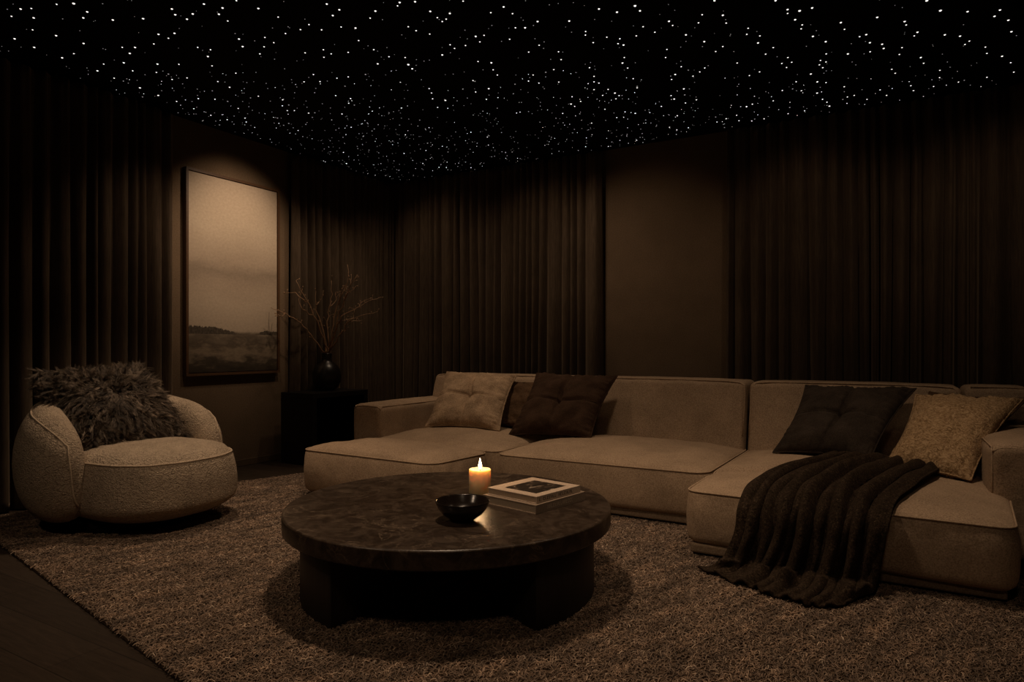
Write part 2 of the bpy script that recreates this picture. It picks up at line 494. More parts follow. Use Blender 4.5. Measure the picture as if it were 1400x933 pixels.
def seat_block(name, quad, z0, z1, crown, mat, parent, rc=.07, bulge=.018, n=44, wr=.010, pw=2.2, q=.55, seed=0, pipe=True, pipemat=None, crease=None):
    """upholstered slab on a quadrilateral plan (FL, FR, BR, BL), crowned top, welt along its upper edge"""
    FL, FR, BR, BL = [Vector((*p, 0)) for p in quad]
    hx = ((FR - FL).length + (BR - BL).length) / 4; hy = ((BL - FL).length + (BR - FR).length) / 4
    def plan(a, b):
        u, w = (a / hx + 1) / 2, (b / hy + 1) / 2
        return FL * (1-u) * (1-w) + FR * u * (1-w) + BR * u * w + BL * (1-u) * w
    def rnd(a, b):
        ia, ib = max(-hx + rc, min(hx - rc, a)), max(-hy + rc, min(hy - rc, b))
        oa, ob = a - ia, b - ib
        l = math.hypot(oa, ob)
        if l > 1e-9:
            k = max(abs(oa), abs(ob)) / l; oa *= k; ob *= k
        return ia + oa, ib + ob
    G = [axis_map(-1 + 2 * i / n, 1, .12) for i in range(n + 1)]
    v, f = [], []
    for j in range(n + 1):
        for i in range(n + 1):
            a, b = axis_map(-1 + 2*i/n, hx, rc), axis_map(-1 + 2*j/n, hy, rc)
            ra, rb = rnd(a, b)
            p = plan(ra, rb)
            u, w = a / hx, b / hy
            c = max(0, (1 - abs(u) ** pw)) * max(0, (1 - abs(w) ** pw))
            p.z = z1 + crown * c ** q
            e = min(1, 4 * c)
            p.z += wr * e * fbm((p.x + seed, p.y, .3), 3.2, 4)
            if crease is not None: p.z -= .065 * math.exp(-((w - crease) / .055) ** 2) * max(0, min(1, (.1 - u) * 1.6)) * min(1, 12 * c + .25)
            v.append(p)
    for j in range(n):
        for i in range(n):
            k = j * (n + 1) + i; f.append((k, k + 1, k + n + 2, k + n + 1))
    ring = [i for i in range(n + 1)] + [(j * (n + 1) + n) for j in range(1, n + 1)] + [n * (n + 1) + i for i in range(n - 1, -1, -1)] + [j * (n + 1) for j in range(n - 1, 0, -1)]
    cen = (FL + FR + BR + BL) / 4
    base = [v[k].copy() for k in ring]; NR = len(ring)
    nor = []
    for k in range(NR):
        t = base[(k + 1) % NR] - base[k - 1]; t.z = 0
        nor.append(Vector((t.y, -t.x, 0)).normalized())
    prev = ring; m = 14
    for s in range(1, m + 1):
        t = s / m
        cur = []
        for k in range(NR):
            p = base[k].copy()
            out = bulge * math.sin(PI * min(1, t * 1.02)) ** .7
            if t > .9: out -= .018 * ((t - .9) / .1) ** 2
            z = z1 + (z0 - z1) * t
            wri = fbm((p.x * 9 + seed, p.y * 9, z * 2.2), 1.0, 3)
            out += wr * 1.1 * wri * math.sin(PI * t) * (1.25 - t)
            p += nor[k] * out; p.z = z
            v.append(p); cur.append(len(v) - 1)
        for k in range(NR):
            f.append((prev[(k + 1) % NR], prev[k], cur[k], cur[(k + 1) % NR]))
        prev = cur
    f.append(tuple(prev[::-1]))
    o = mesh_obj(name, v, f, mat, parent)
    if pipe:
        pv = [b + nor[k] * .003 + Vector((0, 0, .003)) for k, b in enumerate(base)]
        mesh_obj('piping', *tube(pv, .0048, 6, True), pipemat or M['piping'], o)
    return o

def rbox(dims, r, n=22, core=.6):
    x0, x1, y0, y1, z0, z1 = dims
    bm = bmesh.new(); bmesh.ops.create_cube(bm, size=2.0)
    bmesh.ops.subdivide_edges(bm, edges=bm.edges[:], cuts=n - 1, use_grid_fill=True)
    h = ((x1-x0)/2, (y1-y0)/2, (z1-z0)/2); c = ((x0+x1)/2, (y0+y1)/2, (z0+z1)/2)
    out = []
    for w in bm.verts:
        p = [axis_map(w.co[k], h[k], r, core) for k in range(3)]
        q = [max(-h[k]+r, min(h[k]-r, p[k])) for k in range(3)]
        o = [p[k]-q[k] for k in range(3)]
        l = math.sqrt(sum(e*e for e in o))
        if l > 1e-9:
            s = max(abs(e) for e in o) / l; o = [e*s for e in o]
        out.append(Vector([c[k]+q[k]+o[k] for k in range(3)]))
    bm.verts.index_update()
    faces = [tuple(x.index for x in fc.verts) for fc in bm.faces]
    bm.free()
    return out, faces

def soft_block(name, dims, r, mat, parent, warp=None, wr=.005, seed=0, n=26):
    v, f = rbox(dims, r, n)
    v2 = []
    for p in v:
        q = warp(p) if warp else p
        d = fbm((q.x * 1.2 + seed, q.y * 1.2, q.z), 4.0, 3) * wr
        v2.append(Vector((q.x + d, q.y - d, q.z + d * .6)))
    return mesh_obj(name, v2, f, mat, parent)

# ---------------------------------------------------------------- sectional sofa
SZ0, SZ1, CR = .078, .345, .085
sofa = empty('sectional_sofa', (3.6, -1.4, 0))
tag(sofa, 'long beige modular sofa with chaise end, low backs and square arms', 'sofa')
L_quad = ((1.55, -2.06), (2.765, -2.06), (2.765, -1.0), (1.55, -1.0))
M_quad = ((2.80, -2.15), (4.255, -2.13), (4.285, -1.0), (2.80, -1.0))
R_quad = ((4.275, -2.645), (5.655, -2.70), (5.80, -1.0), (4.31, -1.0))
seat_block('seat_cushion', L_quad, SZ0, SZ1, CR, M['sofa'], sofa, seed=1)
seat_block('seat_cushion', M_quad, SZ0, SZ1, CR, M['sofa'], sofa, seed=5, rc=.10)
chaise = seat_block('chaise_cushion', R_quad, SZ0, SZ1, CR, M['sofa'], sofa, seed=9, crease=-.34, n=70)
chaise['label'] = 'deep chaise seat under the dark throw'
for q in (L_quad, M_quad, R_quad):
    ins = .022
    xs = (q[0][0] + ins, min(q[1][0], q[2][0]) - ins); y0_ = (q[0][1] + q[1][1]) / 2 + ins
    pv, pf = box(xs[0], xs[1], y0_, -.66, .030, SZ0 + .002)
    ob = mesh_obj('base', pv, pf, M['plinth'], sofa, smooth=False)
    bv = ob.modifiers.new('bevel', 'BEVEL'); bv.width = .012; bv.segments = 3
    for (fx, fy) in ((xs[0] + .12, y0_ + .14), (xs[1] - .12, y0_ + .14), (xs[0] + .12, -.85), (xs[1] - .12, -.85)):
        mesh_obj('foot', *lathe([(.03, .012), (.03, .031)], fx, fy, 20), M['foot'], sofa)

def back_part(x0, x1, seed):
    zc0, zc1 = .09, .842
    def warp(p):
        t = (p.z - zc0) / (zc1 - zc0)
        u = (p.x - (x0 + x1)/2) / ((x1 - x0)/2)
        q = p.copy()
        if q.y < -.8:                               # the front face leans back and swells a little
            k = min(1, (-.8 - q.y) / .2)
            q.y += k * (-.20 * (1 - t) + .03 - .028 * (1 - u*u) * math.sin(PI * min(1, max(0, t))))
        if t > .9: q.z += .008 * (1 - u ** 4)
        return q
    o = soft_block('backrest', (x0, x1, -1.005, -.60, zc0, zc1), .042, M['sofa'], sofa, warp, .006, seed, n=30)
    e = .03
    path = []
    for (a, z) in ((x0 + .014, .45), (x0 + .012, .60), (x0 + .012, .74), (x0 + .02, zc1 - .03), (x0 + .05, zc1 - .009)):
        path.append((a, z))
    full = path + [((x0 + x1)/2 + k * (x1 - x0) / 2, zc1 - .004) for k in (-.8, -.5, -.2, .2, .5, .8)] + [(x0 + x1 - a, z) for a, z in path[::-1]]
    pts = []
    for a, z in full:
        p = warp(Vector((a, -1.005 + .012, z))); p.y -= .001
        pts.append(p)
    mesh_obj('piping', *tube(pts, .0045, 6), M['piping'], o)
    return o
back_part(1.40, 2.775, 3); back_part(2.785, 4.275, 12); back_part(4.295, 5.60, 23)
# low back corner piece beside the right arm
back_part(5.61, 5.97, 31)

def arm_part(x0, x1, yf, seed, inner):
    zt = .615
    def warp(p):
        q = p.copy(); t = (p.z - .08) / (zt - .08); u = (p.x - (x0+x1)/2) / ((x1-x0)/2)
        if t > .85: q.z += .016 * (1 - u*u)
        return q
    o = soft_block('armrest', (x0, x1, yf, -.62, .06, zt), .05, M['sofa'], sofa, warp, .007, seed, n=28)
    e = .013
    for xe in (x0 + e, x1 - e):
        pts = [(xe, yf + .03, zt - .009), (xe, yf + .3, zt - .010), (xe, -1.1, zt - .010), (xe, -.68, zt - .010)]
        pts = [(xe, yf + e, .2), (xe, yf + e, .45), (xe, yf + e + .002, zt - .04)] + pts
        mesh_obj('piping', *tube(pts, .0045, 6), M['piping'], o)
    pts = [(x0 + e, yf + e, zt - .03), (x0 + .05, yf + .011, zt - .010), ((x0+x1)/2, yf + .010, zt - .005), (x1 - .05, yf + .011, zt - .010), (x1 - e, yf + e, zt - .03)]
    mesh_obj('piping', *tube(pts, .0045, 6), M['piping'], o)
arm_part(1.245, 1.56, -1.93, 2, 1)
arm_part(5.625, 5.985, -2.10, 7, -1)

# ---------------------------------------------------------------- ottoman
ott = empty('ottoman', (2.07, -2.37, 0))
tag(ott, 'wide beige pouf cushion in front of the sofa\'s left seat', 'ottoman')
O_quad = ((1.43, -2.665), (2.665, -2.70), (2.725, -2.095), (1.50, -2.075))
seat_block('cushion', O_quad, .045, SZ1, .075, M['sofa'], ott, rc=.10, bulge=.026, wr=.020, seed=15)
mesh_obj('base', *box(1.53, 2.62, -2.60, -2.13, .012, .05), M['foot'], ott, smooth=False)

# ---------------------------------------------------------------- scatter cushions
def pillow(name, TL, TR, BR, BL, T, mat, label, seed=0, cross=True, pinch=.03, n=64, wr=.016, pipe=False):
    TL, TR, BR, BL = map(Vector, (TL, TR, BR, BL))
    N = (TR - TL).cross(BL - TL).normalized()      # towards the back
    if N.y < 0: N = -N
    cen = (TL + TR + BR + BL) / 4
    root = empty(name, tuple(cen - Vector((0, 0, (cen.z - min(BL.z, BR.z))))))
    tag(root, label, 'cushion')
    def P2(u, w):
        a, b = (u + 1)/2, (w + 1)/2
        p = BL*(1-a)*(1-b) + BR*a*(1-b) + TR*a*b + TL*(1-a)*b
        # edges draw in between the corners
        cu = (1 - w*w) * pinch * abs(u) ** 3; cw = (1 - u*u) * pinch * abs(w) ** 3
        ex = (TR - TL).normalized(); ey = (TL - BL).normalized()
        p -= ex * math.copysign(cu, u) if u else Vector()
        p -= ey * math.copysign(cw, w) if w else Vector()
        return p
    v, f = [], []
    sg = [math.sin(PI/2 * (-1 + 2*i/n)) * .35 + .65 * (-1 + 2*i/n) for i in range(n + 1)]
    def depth(u, w, side):
        h = (max(0, 1 - abs(u)**2.4) * max(0, 1 - abs(w)**2.4)) ** .5
        d = T * h
        edge = min(1, 5 * h)
        # gathers running in from the seams, soft dents over the body
        d += wr * edge * fbm((u * 2.2 + seed, w * 2.2, side * 3.1), 1.0, 4)
        g = (1 - min(1, (1 - abs(u)) * 3.2)) * math.sin(w * 26 + 2.0 * fbm((w*4, seed, 1), 1.0, 2)*6)
        g2 = (1 - min(1, (1 - abs(w)) * 3.2)) * math.sin(u * 23 + 2.0 * fbm((u*4, seed, 2), 1.0, 2)*6)
        d += wr * .45 * edge * (g + g2)
        if cross and side == -1:
            su = .02 * math.sin(w * 3 + seed); sw = .03 * math.sin(u * 2.6 + seed) - .03
            d -= T * .46 * math.exp(-((u - su) / .04) ** 2) * (.35 + .65 * math.exp(-(w / .5) ** 2)) * edge
            d -= T * .38 * math.exp(-((w - sw) / .036) ** 2) * (.25 + .75 * math.exp(-(u / .45) ** 2)) * edge
            d -= T * .30 * math.exp(-(u*u + w*w) / .05)
        return d
    for side in (-1, 1):
        o0 = len(v)
        for j in range(n + 1):
            for i in range(n + 1):
                u, w = sg[i], sg[j]
                v.append(P2(u, w) + N * side * depth(u, w, side))
        for j in range(n):
            for i in range(n):
                k = o0 + j*(n+1) + i; q = (k, k+1, k+n+2, k+n+1)
                f.append(q if side == -1 else q[::-1])
    o = mesh_obj('cover', v, f, mat, root)
    ring = [(s, -1) for s in sg[:-1]] + [(1, s) for s in sg[:-1]] + [(s, 1) for s in sg[:0:-1]] + [(-1, s) for s in sg[:0:-1]]
    mesh_obj('seam', *tube([P2(a, b) for a, b in ring], .0055, 6, True), mat, root)
    if cross:
        mb = MB(); T_ = [-.92 + 1.84 * k / 40 for k in range(41)]
        for line in ([(.02 * math.sin(t * 3 + seed), t) for t in T_], [(t, .03 * math.sin(t * 2.6 + seed) - .03) for t in T_]):
            mb.add(*tube([P2(a, b) - N * (depth(a, b, -1) + .001) for a, b in line], .0034, 6))
        mb.build('stitching', mat, root)
    return root

pillow('scatter_cushion', (1.625, -1.09, .872), (2.37, -1.09, .858), (2.46, -1.53, .425), (1.765, -1.60, .425), .105, M['tan_velvet'],
       'light tan square cushion with stitched cross, leaning on the sofa\'s left back', seed=2)
pillow('scatter_cushion', (2.10, -1.045, .83), (2.60, -1.035, .80), (2.78, -1.30, .42), (2.25, -1.32, .42), .05, M['rust_brown'],
       'medium brown cushion tucked between the light tan and the dark brown cushions', seed=6, cross=False)
pillow('scatter_cushion', (2.575, -1.10, .878), (3.30, -1.085, .872), (3.27, -1.56, .424), (2.585, -1.60, .402), .105, M['brown_velvet'],
       'dark chocolate brown square cushion with stitched cross, second from the left arm', seed=4)
pillow('scatter_cushion', (4.69, -1.10, .835), (5.345, -1.085, .832), (5.10, -1.67, .435), (4.548, -1.60, .425), .105, M['charcoal'],
       'charcoal black square cushion leaning on the chaise back above the throw', seed=8)
pillow('scatter_cushion', (5.34, -1.20, .80), (5.875, -1.25, .795), (5.56, -1.98, .415), (5.165, -1.86, .43), .10, M['crinkle'],
       'golden tan crinkled cushion with piped edge beside the charcoal cushion', seed=10, cross=False)
pillow('scatter_cushion', (5.42, -1.03, .81), (5.93, -1.05, .79), (5.615, -1.60, .425), (5.20, -1.45, .43), .05, M['rust_brown'],
       'dark brown cushion half hidden between the golden tan cushion and right arm', seed=13, cross=False)

# ---------------------------------------------------------------- throw blanket
def smooth_path(P, t):
    n = len(P) - 1; x = t * n; i = min(n - 1, int(x)); u = x - i
    p0, p1, p2, p3 = P[max(0, i-1)], P[i], P[i+1], P[min(n, i+2)]
    return tuple(.5 * ((2*p1[k]) + (-p0[k]+p2[k])*u + (2*p0[k]-5*p1[k]+4*p2[k]-p3[k])*u*u + (-p0[k]+3*p1[k]-3*p2[k]+p3[k])*u**3) for k in range(3))
def throw():
    Lp = [(4.90, -1.66, .452), (4.80, -1.95, .452), (4.67, -2.28, .440), (4.585, -2.56, .398), (4.560, -2.725, .330), (4.545, -2.765, .20), (4.50, -2.785, .075), (4.46, -2.83, .036), (4.395, -2.885, .030)]
    Rp = [(5.44, -1.86, .455), (5.40, -2.05, .455), (5.32, -2.35, .445), (5.235, -2.60, .402), (5.20, -2.765, .330), (5.175, -2.80, .20), (5.15, -2.815, .075), (5.12, -2.88, .036), (5.06, -2.955, .030)]
    ns, nt = 220, 130
    v, f = [], []
    R = random.Random(4)
    folds = [(.045, .35, .06), (.135, .75, .040), (.225, .45, .034), (.315, 1.05, .046), (.40, .55, .034), (.485, 1.2, .048), (.585, .5, .036), (.665, 1.15, .050), (.765, .6, .036), (.835, .9, .042), (.945, .4, .06)]
    for j in range(nt + 1):
        t = j / nt
        l, r = Vector(smooth_path(Lp, t)), Vector(smooth_path(Rp, t))
        for i in range(ns + 1):
            s = i / ns
            p = l.lerp(r, s)
            # direction standing off the sofa: up on the seat, forward on the front face, up on the rug
            up = Vector((0, 0, 1)); fw = Vector((-.1, -1, .0))
            if t < .36: nrm = up
            elif t < .52: nrm = up.lerp(fw, (t - .36) / .16)
            elif t < .74: nrm = fw
            elif t < .86: nrm = fw.lerp(up, (t - .74) / .12)
            else: nrm = up
            nrm = nrm.normalized()
            h = 0
            for (c, a, w) in folds:
                cc = c + .016 * math.sin(t * 5 + c * 17) + .030 * (t - .5) * math.sin(c * 40) + .012 * math.sin(t * 9 + c * 31)
                x = (s - cc) / w
                if abs(x) < 1: h = max(h, a * (1 - abs(x) ** 2.0) ** .8)
            ampl = .048 * (.75 + .4 * math.sin(PI * t)) * (1 if t < .8 else max(.35, 1 - (t - .8) * 3.2))
            d = ampl * h + .010 * fbm((s * 11, t * 5, .7), 1.0, 3) + .006 * math.sin(s * 61 + 5 * math.sin(t * 4 + s * 3))
            if t < .05: d *= .5 + 10 * t
            p = p + nrm * max(-.004, d)
            # the hem spreads further into the room around the middle right, in scallops
            if t > .74:
                k = (t - .74) / .26
                sp = math.sin(PI/2 * (s / .76)) ** 1.25 if s < .76 else math.cos(PI/2 * (s - .76) / .24)
                p += Vector((.036, -.175, 0)) * k * sp + Vector((.02, .05, 0)) * k * max(0, (s - .78) / .22)
                p += Vector((.010 * math.sin(s * 22), .009 * math.cos(s * 31 + 1), 0)) * k
                bk = math.exp(-((t - .85) / .05) ** 2)
                p.z += .038 * bk * max(0, math.sin(s * 15 + .6)) ** 2
                p.y -= .05 * bk * max(0, math.sin(s * 15 + .6)) ** 2
            if t < .1:
                kk = 1 - t / .1
                p += Vector((.0, .022 * math.sin(s * 34), .006 * math.cos(s * 34))) * kk
                p.z += .004 * kk
            p.z = max(p.z, .026)
            v.append(p)
    for j in range(nt):
        for i in range(ns):
            k = j*(ns+1) + i; f.append((k, k+ns+1, k+ns+2, k+1))
    o = mesh_obj('throw_blanket', v, f, M['throw'])
    m = o.modifiers.new('thick', 'SOLIDIFY'); m.thickness = .011; m.offset = 0
    tag(o, 'dark brown knitted throw draped over the chaise and trailing on the rug', 'blanket')
throw()

# ---------------------------------------------------------------- armchair (faces +x in its own frame)
CHX, CHY, CHR = 1.0, -3.655, math.radians(5)
chair = empty('armchair', (CHX, CHY, 0), CHR)
tag(chair, 'round cream boucle armchair with wraparound back, holding a shaggy fur cushion', 'armchair')
def chair_pt(x, y, z):
    c, s = math.cos(CHR), math.sin(CHR)
    return Vector((CHX + x*c - y*s, CHY + x*s + y*c, z))
RM, W = .42, .122
PHM, CAPA = math.radians(78), math.radians(38)
ZB = .085
def shell_station(q):
    """q in [-1, 1] runs along the wraparound back; beyond |q| = .72 the arm rounds off"""
    a = abs(q); sg = 1 if q >= 0 else -1
    if a <= .72:
        ph = PHM * a / .72; ws, k = 1, 0
    else:
        e = min(1, (a - .72) / .28); e = math.sin(e * PI / 2)
        ph = PHM + CAPA * e; ws = max(.03, (1 - e ** 2.4) ** (1 / 2.4)); k = e
    dr = max(0, min(1, (ph - math.radians(30)) / math.radians(75)))
    top = .805 - .10 * dr * dr * (3 - 2*dr)
    zm = .40
    top = zm + (top - zm) * max(.02, (1 - k ** 2.1) ** (1 / 2.1))
    bot = zm + (ZB - zm) * max(.02, (1 - k ** 3.6) ** (1 / 3.6))
    return sg * ph, ws, top, bot
NA = 40
def shell_point(q, al):
    ph, ws, top, bot = shell_station(q)
    zc, hz = (top + bot)/2, (top - bot)/2
    e = 2/2.6
    ca, sa = math.cos(al), math.sin(al)
    w = math.copysign(abs(ca) ** e, ca) * W * ws
    z = zc + math.copysign(abs(sa) ** e, sa) * hz
    tt = (z - ZB) / (.80 - ZB)
    rad = RM + w + .058 * math.sin(PI * min(1, max(0, tt * .95 + .05))) - .012
    return chair_pt(-math.cos(ph) * rad, math.sin(ph) * rad * 1.06, z)
stations = [-1 + 2 * k / 120 for k in range(121)]
v, f = [], []
for q in stations:
    for k in range(NA):
        v.append(shell_point(q, 2*PI*k/NA))
for i in range(len(stations) - 1):
    for k in range(NA):
        f.append((i*NA + k, (i+1)*NA + k, (i+1)*NA + (k+1) % NA, i*NA + (k+1) % NA))
f.append(tuple(range(NA))); f.append(tuple((len(stations)-1)*NA + k for k in range(NA))[::-1])
shell = mesh_obj('backrest', v, f, M['boucle'], chair)
bmx = bmesh.new(); bmx.from_mesh(shell.data); bmesh.ops.recalc_face_normals(bmx, faces=bmx.faces); bmx.to_mesh(shell.data); bmx.free()
# welt along each arm's outer shoulder, then down its rounded end
for sgn in (-1, 1):
    pts = [shell_point(sgn * (.22 + .68 * k / 14), math.radians(60 - 4 * k / 14)) for k in range(15)]
    pts += [shell_point(sgn * (.90 + .035 * math.sin(PI/2 * min(1, k / 7))), math.radians(56 - 9.2 * k)) for k in range(1, 15)]
    mesh_obj('piping', *tube(pts, .0055, 6), M['welt'], shell)
# seat: fat rounded cushion that pushes out between the arms
def seat_pt(u, w, z):
    return chair_pt(.155 + u, w, z)
SA, SB, SE = .485, .415, 2.5
n_t = 96
v, f = [], []
def se(th, a, b):
    c, s = math.cos(th), math.sin(th)
    return math.copysign(abs(c) ** (2/SE), c) * a, math.copysign(abs(s) ** (2/SE), s) * b
prof = []
for k in range(13):                                   # crown from the middle out to the welt
    r = k / 12; prof.append((max(.004, r),   .430 + .082 * (1 - r ** 2.8) ** .52))
for k in range(1, 19):                                # side swells out, then tucks under
    t = k / 18
    prof.append((1 + .075 * math.sin(PI * min(1, t * .86 + .0)) ** .8 - .22 * max(0, (t - .70) / .30) ** 2.2, .435 - .345 * t))
for r, z in prof:
    for k in range(n_t):
        x, y = se(2*PI*k/n_t, SA * r, SB * r)
        p = seat_pt(x, y, z); p.z += .006 * fbm((p.x, p.y, p.z), 3, 3) * min(1, r)
        v.append(p)
for i in range(len(prof) - 1):
    for k in range(n_t):
        f.append((i*n_t + k, (i+1)*n_t + k, (i+1)*n_t + (k+1) % n_t, i*n_t + (k+1) % n_t))
f.append(tuple(range(n_t))); f.append(tuple((len(prof)-1)*n_t + k for k in range(n_t))[::-1])
seat = mesh_obj('seat', v, f, M['boucle'], chair)
mesh_obj('piping', *tube([v[12*n_t + k] + Vector((0, 0, .001)) for k in range(n_t)], .0065, 6, True), M['welt'], seat)
bv, bf = lathe([(.36, .012), (.36, .095)], CHX, CHY, 48)
bv = [(p[0] + .06, p[1] - .01, p[2]) for p in bv]
mesh_obj('base', bv, bf, M['foot'], chair)

# ---------------------------------------------------------------- strands (fur, pile)
def strand_mesh(name, P, Rad, val, mat, parent, sides=3):
    """P: (n, k, 3) points of n strands, Rad: (n, k) radii, val: (n,) tone of each strand"""
    n, k, _ = P.shape
    T = np.gradient(P, axis=1); T /= np.linalg.norm(T, axis=2, keepdims=True) + 1e-9
    ref = rng.normal(size=(n, 1, 3)); A = np.cross(T, ref); A /= np.linalg.norm(A, axis=2, keepdims=True) + 1e-9
    B = np.cross(T, A)
    V = np.empty((n, k, sides, 3), np.float32)
    for s in range(sides):
        a = 2*PI*s/sides
        V[:, :, s] = P + Rad[..., None] * (A*math.cos(a) + B*math.sin(a))
    idx = np.arange(n*k*sides, dtype=np.int64).reshape(n, k, sides)
    q = np.stack([idx[:, :-1], np.roll(idx, -1, 2)[:, :-1], np.roll(idx, -1, 2)[:, 1:], idx[:, 1:]], axis=-1).reshape(-1)
    me = bpy.data.meshes.new(name)
    me.vertices.add(n*k*sides); me.loops.add(len(q)); me.polygons.add(len(q)//4)
    if parent is not None:
        L = np.array(Matrix.LocRotScale(parent.location, parent.rotation_euler, None).inverted())
        V = V @ L[:3, :3].T + L[:3, 3]
    me.vertices.foreach_set('co', V.reshape(-1).astype(np.float32))
    me.loops.foreach_set('vertex_index', q.astype(np.int32))
    me.polygons.foreach_set('loop_start', np.arange(0, len(q), 4, dtype=np.int32))
    me.polygons.foreach_set('loop_total', np.full(len(q)//4, 4, np.int32))
    me.polygons.foreach_set('use_smooth', np.ones(len(q)//4, bool))
    at = me.attributes.new('strand', 'FLOAT', 'POINT')
    at.data.foreach_set('value', np.repeat(val, k*sides).astype(np.float32))
    me.update(calc_edges=True); me.materials.append(mat)
    o = bpy.data.objects.new(name, me); link(o, parent)
    return o

# shaggy cushion in the armchair
def fur_cushion():
    # plane through the chair: bottom on the seat, leaning on the back
    BLc, BRc = chair_pt(.0, -.33, .50), chair_pt(.04, .33, .50)
    TLc, TRc = chair_pt(-.33, -.37, .93), chair_pt(-.33, .27, .93)
    up = ((TLc - BLc) + (TRc - BRc)).normalized(); ex = ((BRc - BLc) + (TRc - TLc)).normalized()
    N = up.cross(ex).normalized()
    if (N.x) < 0: N = -N
    cen = (BLc + BRc + TLc + TRc) / 4
    root = empty('fur_cushion', (cen.x, cen.y, .5))
    tag(root, 'shaggy brown long-haired fur cushion lying in the armchair', 'cushion')
    T = .10
    def P2(u, w):
        a, b = (u+1)/2, (w+1)/2
        p = BLc*(1-a)*(1-b) + BRc*a*(1-b) + TRc*a*b + TLc*(1-a)*b
        p -= up * .05 * (1 - u*u) * max(0, w) ** 3      # top edge dips between its corners
        return p
    def S(u, w, side):
        h = (max(0, 1 - abs(u)**2.4) * max(0, 1 - abs(w)**2.4)) ** .5
        d = T*h
        if side > 0: d -= .075 * math.exp(-((u - .12)**2 + (w - .28)**2) / .05)
        return P2(u, w) + N * side * d
    n = 30; v, f = [], []
    for side in (1, -1):
        o0 = len(v)
        for j in range(n+1):
            for i in range(n+1): v.append(S(-1 + 2*i/n, -1 + 2*j/n, side))
        for j in range(n):
            for i in range(n):
                k = o0 + j*(n+1) + i; q = (k, k+1, k+n+2, k+n+1); f.append(q if side > 0 else q[::-1])
    mesh_obj('cover', v, f, M['fur_base'], root)
    NG, PER, K = 3400, 13, 8
    ns = NG * PER
    Ps = np.empty((ns, K, 3)); Rd = np.empty((ns, K)); val = np.empty(ns)
    r = random.Random(5); n_ = 0
    for i in range(NG):
        side = 1 if r.random() < .84 else -1
        u, w = r.uniform(-1, 1), r.uniform(-1, 1)
        if r.random() < .24:                            # more along the outline
            if r.random() < .5: u = math.copysign(1, u)
            else: w = math.copysign(1, w)
        p = S(u, w, side)
        # hair fans away from the tuft in the upper middle, then droops
        du, dw = u - .12, w - .28
        l = math.hypot(du, dw) + .05
        fan = (ex * du + up * dw) / l
        cl = fbm((u * 3.2, w * 3.2, side * 2.0), 1.6, 2); cl2 = fbm((u * 3.2 + 9, w * 3.2, side * 2.0), 1.6, 2)
        lock = (ex * cl * 1.5 + up * cl2 * 1.3)
        d = (N * side * .50 + fan * 1.35 + lock * .75 + Vector((r.gauss(0, .16), r.gauss(0, .16), r.gauss(0, .16)))).normalized()
        ln = r.uniform(.060, .112)
        cur = Vector((r.gauss(0, .3), r.gauss(0, .3), r.gauss(0, .3)))
        q = p.copy(); step = ln / (K - 1); G_ = []
        for k in range(K):
            G_.append(q.copy())
            d = (d + Vector((0, 0, -.13)) + cur * .35 + lock * .10).normalized()
            q = q + d * step
        tone = min(1, max(0, .43 + .24 * r.gauss(0, 1)))
        for h in range(PER):
            offv = Vector((r.gauss(0, .009), r.gauss(0, .009), r.gauss(0, .009)))
            en = r.uniform(.8, 1.05)
            for k in range(K):
                t = k / (K - 1)
                Ps[n_, k] = G_[0].lerp(G_[k], en) + offv * (1 - .72 * t)
                Rd[n_, k] = .0016 * (1 - .85 * t)
            val[n_] = min(1, max(0, tone + r.gauss(0, .14))); n_ += 1
    o = strand_mesh('fur', Ps, Rd, val, M['fur'], root)
    o['kind'] = 'stuff'
fur_cushion()

# ---------------------------------------------------------------- rug
RA = np.array([.18, -4.21]); EU = np.array([.983, -.181]); EV = np.array([.285, .958])
UL, VL = 6.3, 2.95
rug = empty('area_rug', (float(RA[0]), float(RA[1]), 0))
tag(rug, 'large mottled brown wool rug under the coffee table, armchair and chaise', 'rug')
c4 = [RA, RA + EU*UL, RA + EU*UL + EV*VL, RA + EV*VL]
rv = [(float(p[0]), float(p[1]), .001) for p in c4] + [(float(p[0]), float(p[1]), .013) for p in c4]
mesh_obj('backing', rv, [(3,2,1,0),(4,5,6,7),(0,1,5,4),(1,2,6,5),(2,3,7,6),(3,0,4,7)], M['rug'], rug, smooth=False)
n = 190000
a = rng.random(n) * UL; b = rng.random(n) * VL
xy = RA + a[:, None]*EU + b[:, None]*EV
keep = (xy[:, 1] < -1.7)
xy = xy[keep]; n = len(xy)
# short wool loops lying over each other, mostly along the weave
ang = math.atan2(EV[1], EV[0]) + rng.normal(0, .95, n)
ln = rng.uniform(.015, .034, n); K = 4
tt = np.linspace(-.5, .5, K)
bend = rng.normal(0, .30, n)
Pp = np.empty((n, K, 3))
for k in range(K):
    t = tt[k]
    off = bend * ln * (1 - 4*t*t) * .5
    Pp[:, k, 0] = xy[:, 0] + np.cos(ang)*ln*t - np.sin(ang)*off
    Pp[:, k, 1] = xy[:, 1] + np.sin(ang)*ln*t + np.cos(ang)*off
    Pp[:, k, 2] = .012 + (1 - 4*t*t) * rng.uniform(.003, .011, n)
Rd = np.repeat(rng.uniform(.0016, .0029, n)[:, None], K, 1)
pl = strand_mesh('pile', Pp, Rd, np.clip(rng.beta(2.0, 2.6, n), 0, 1), M['pile'], rug)
pl['kind'] = 'stuff'

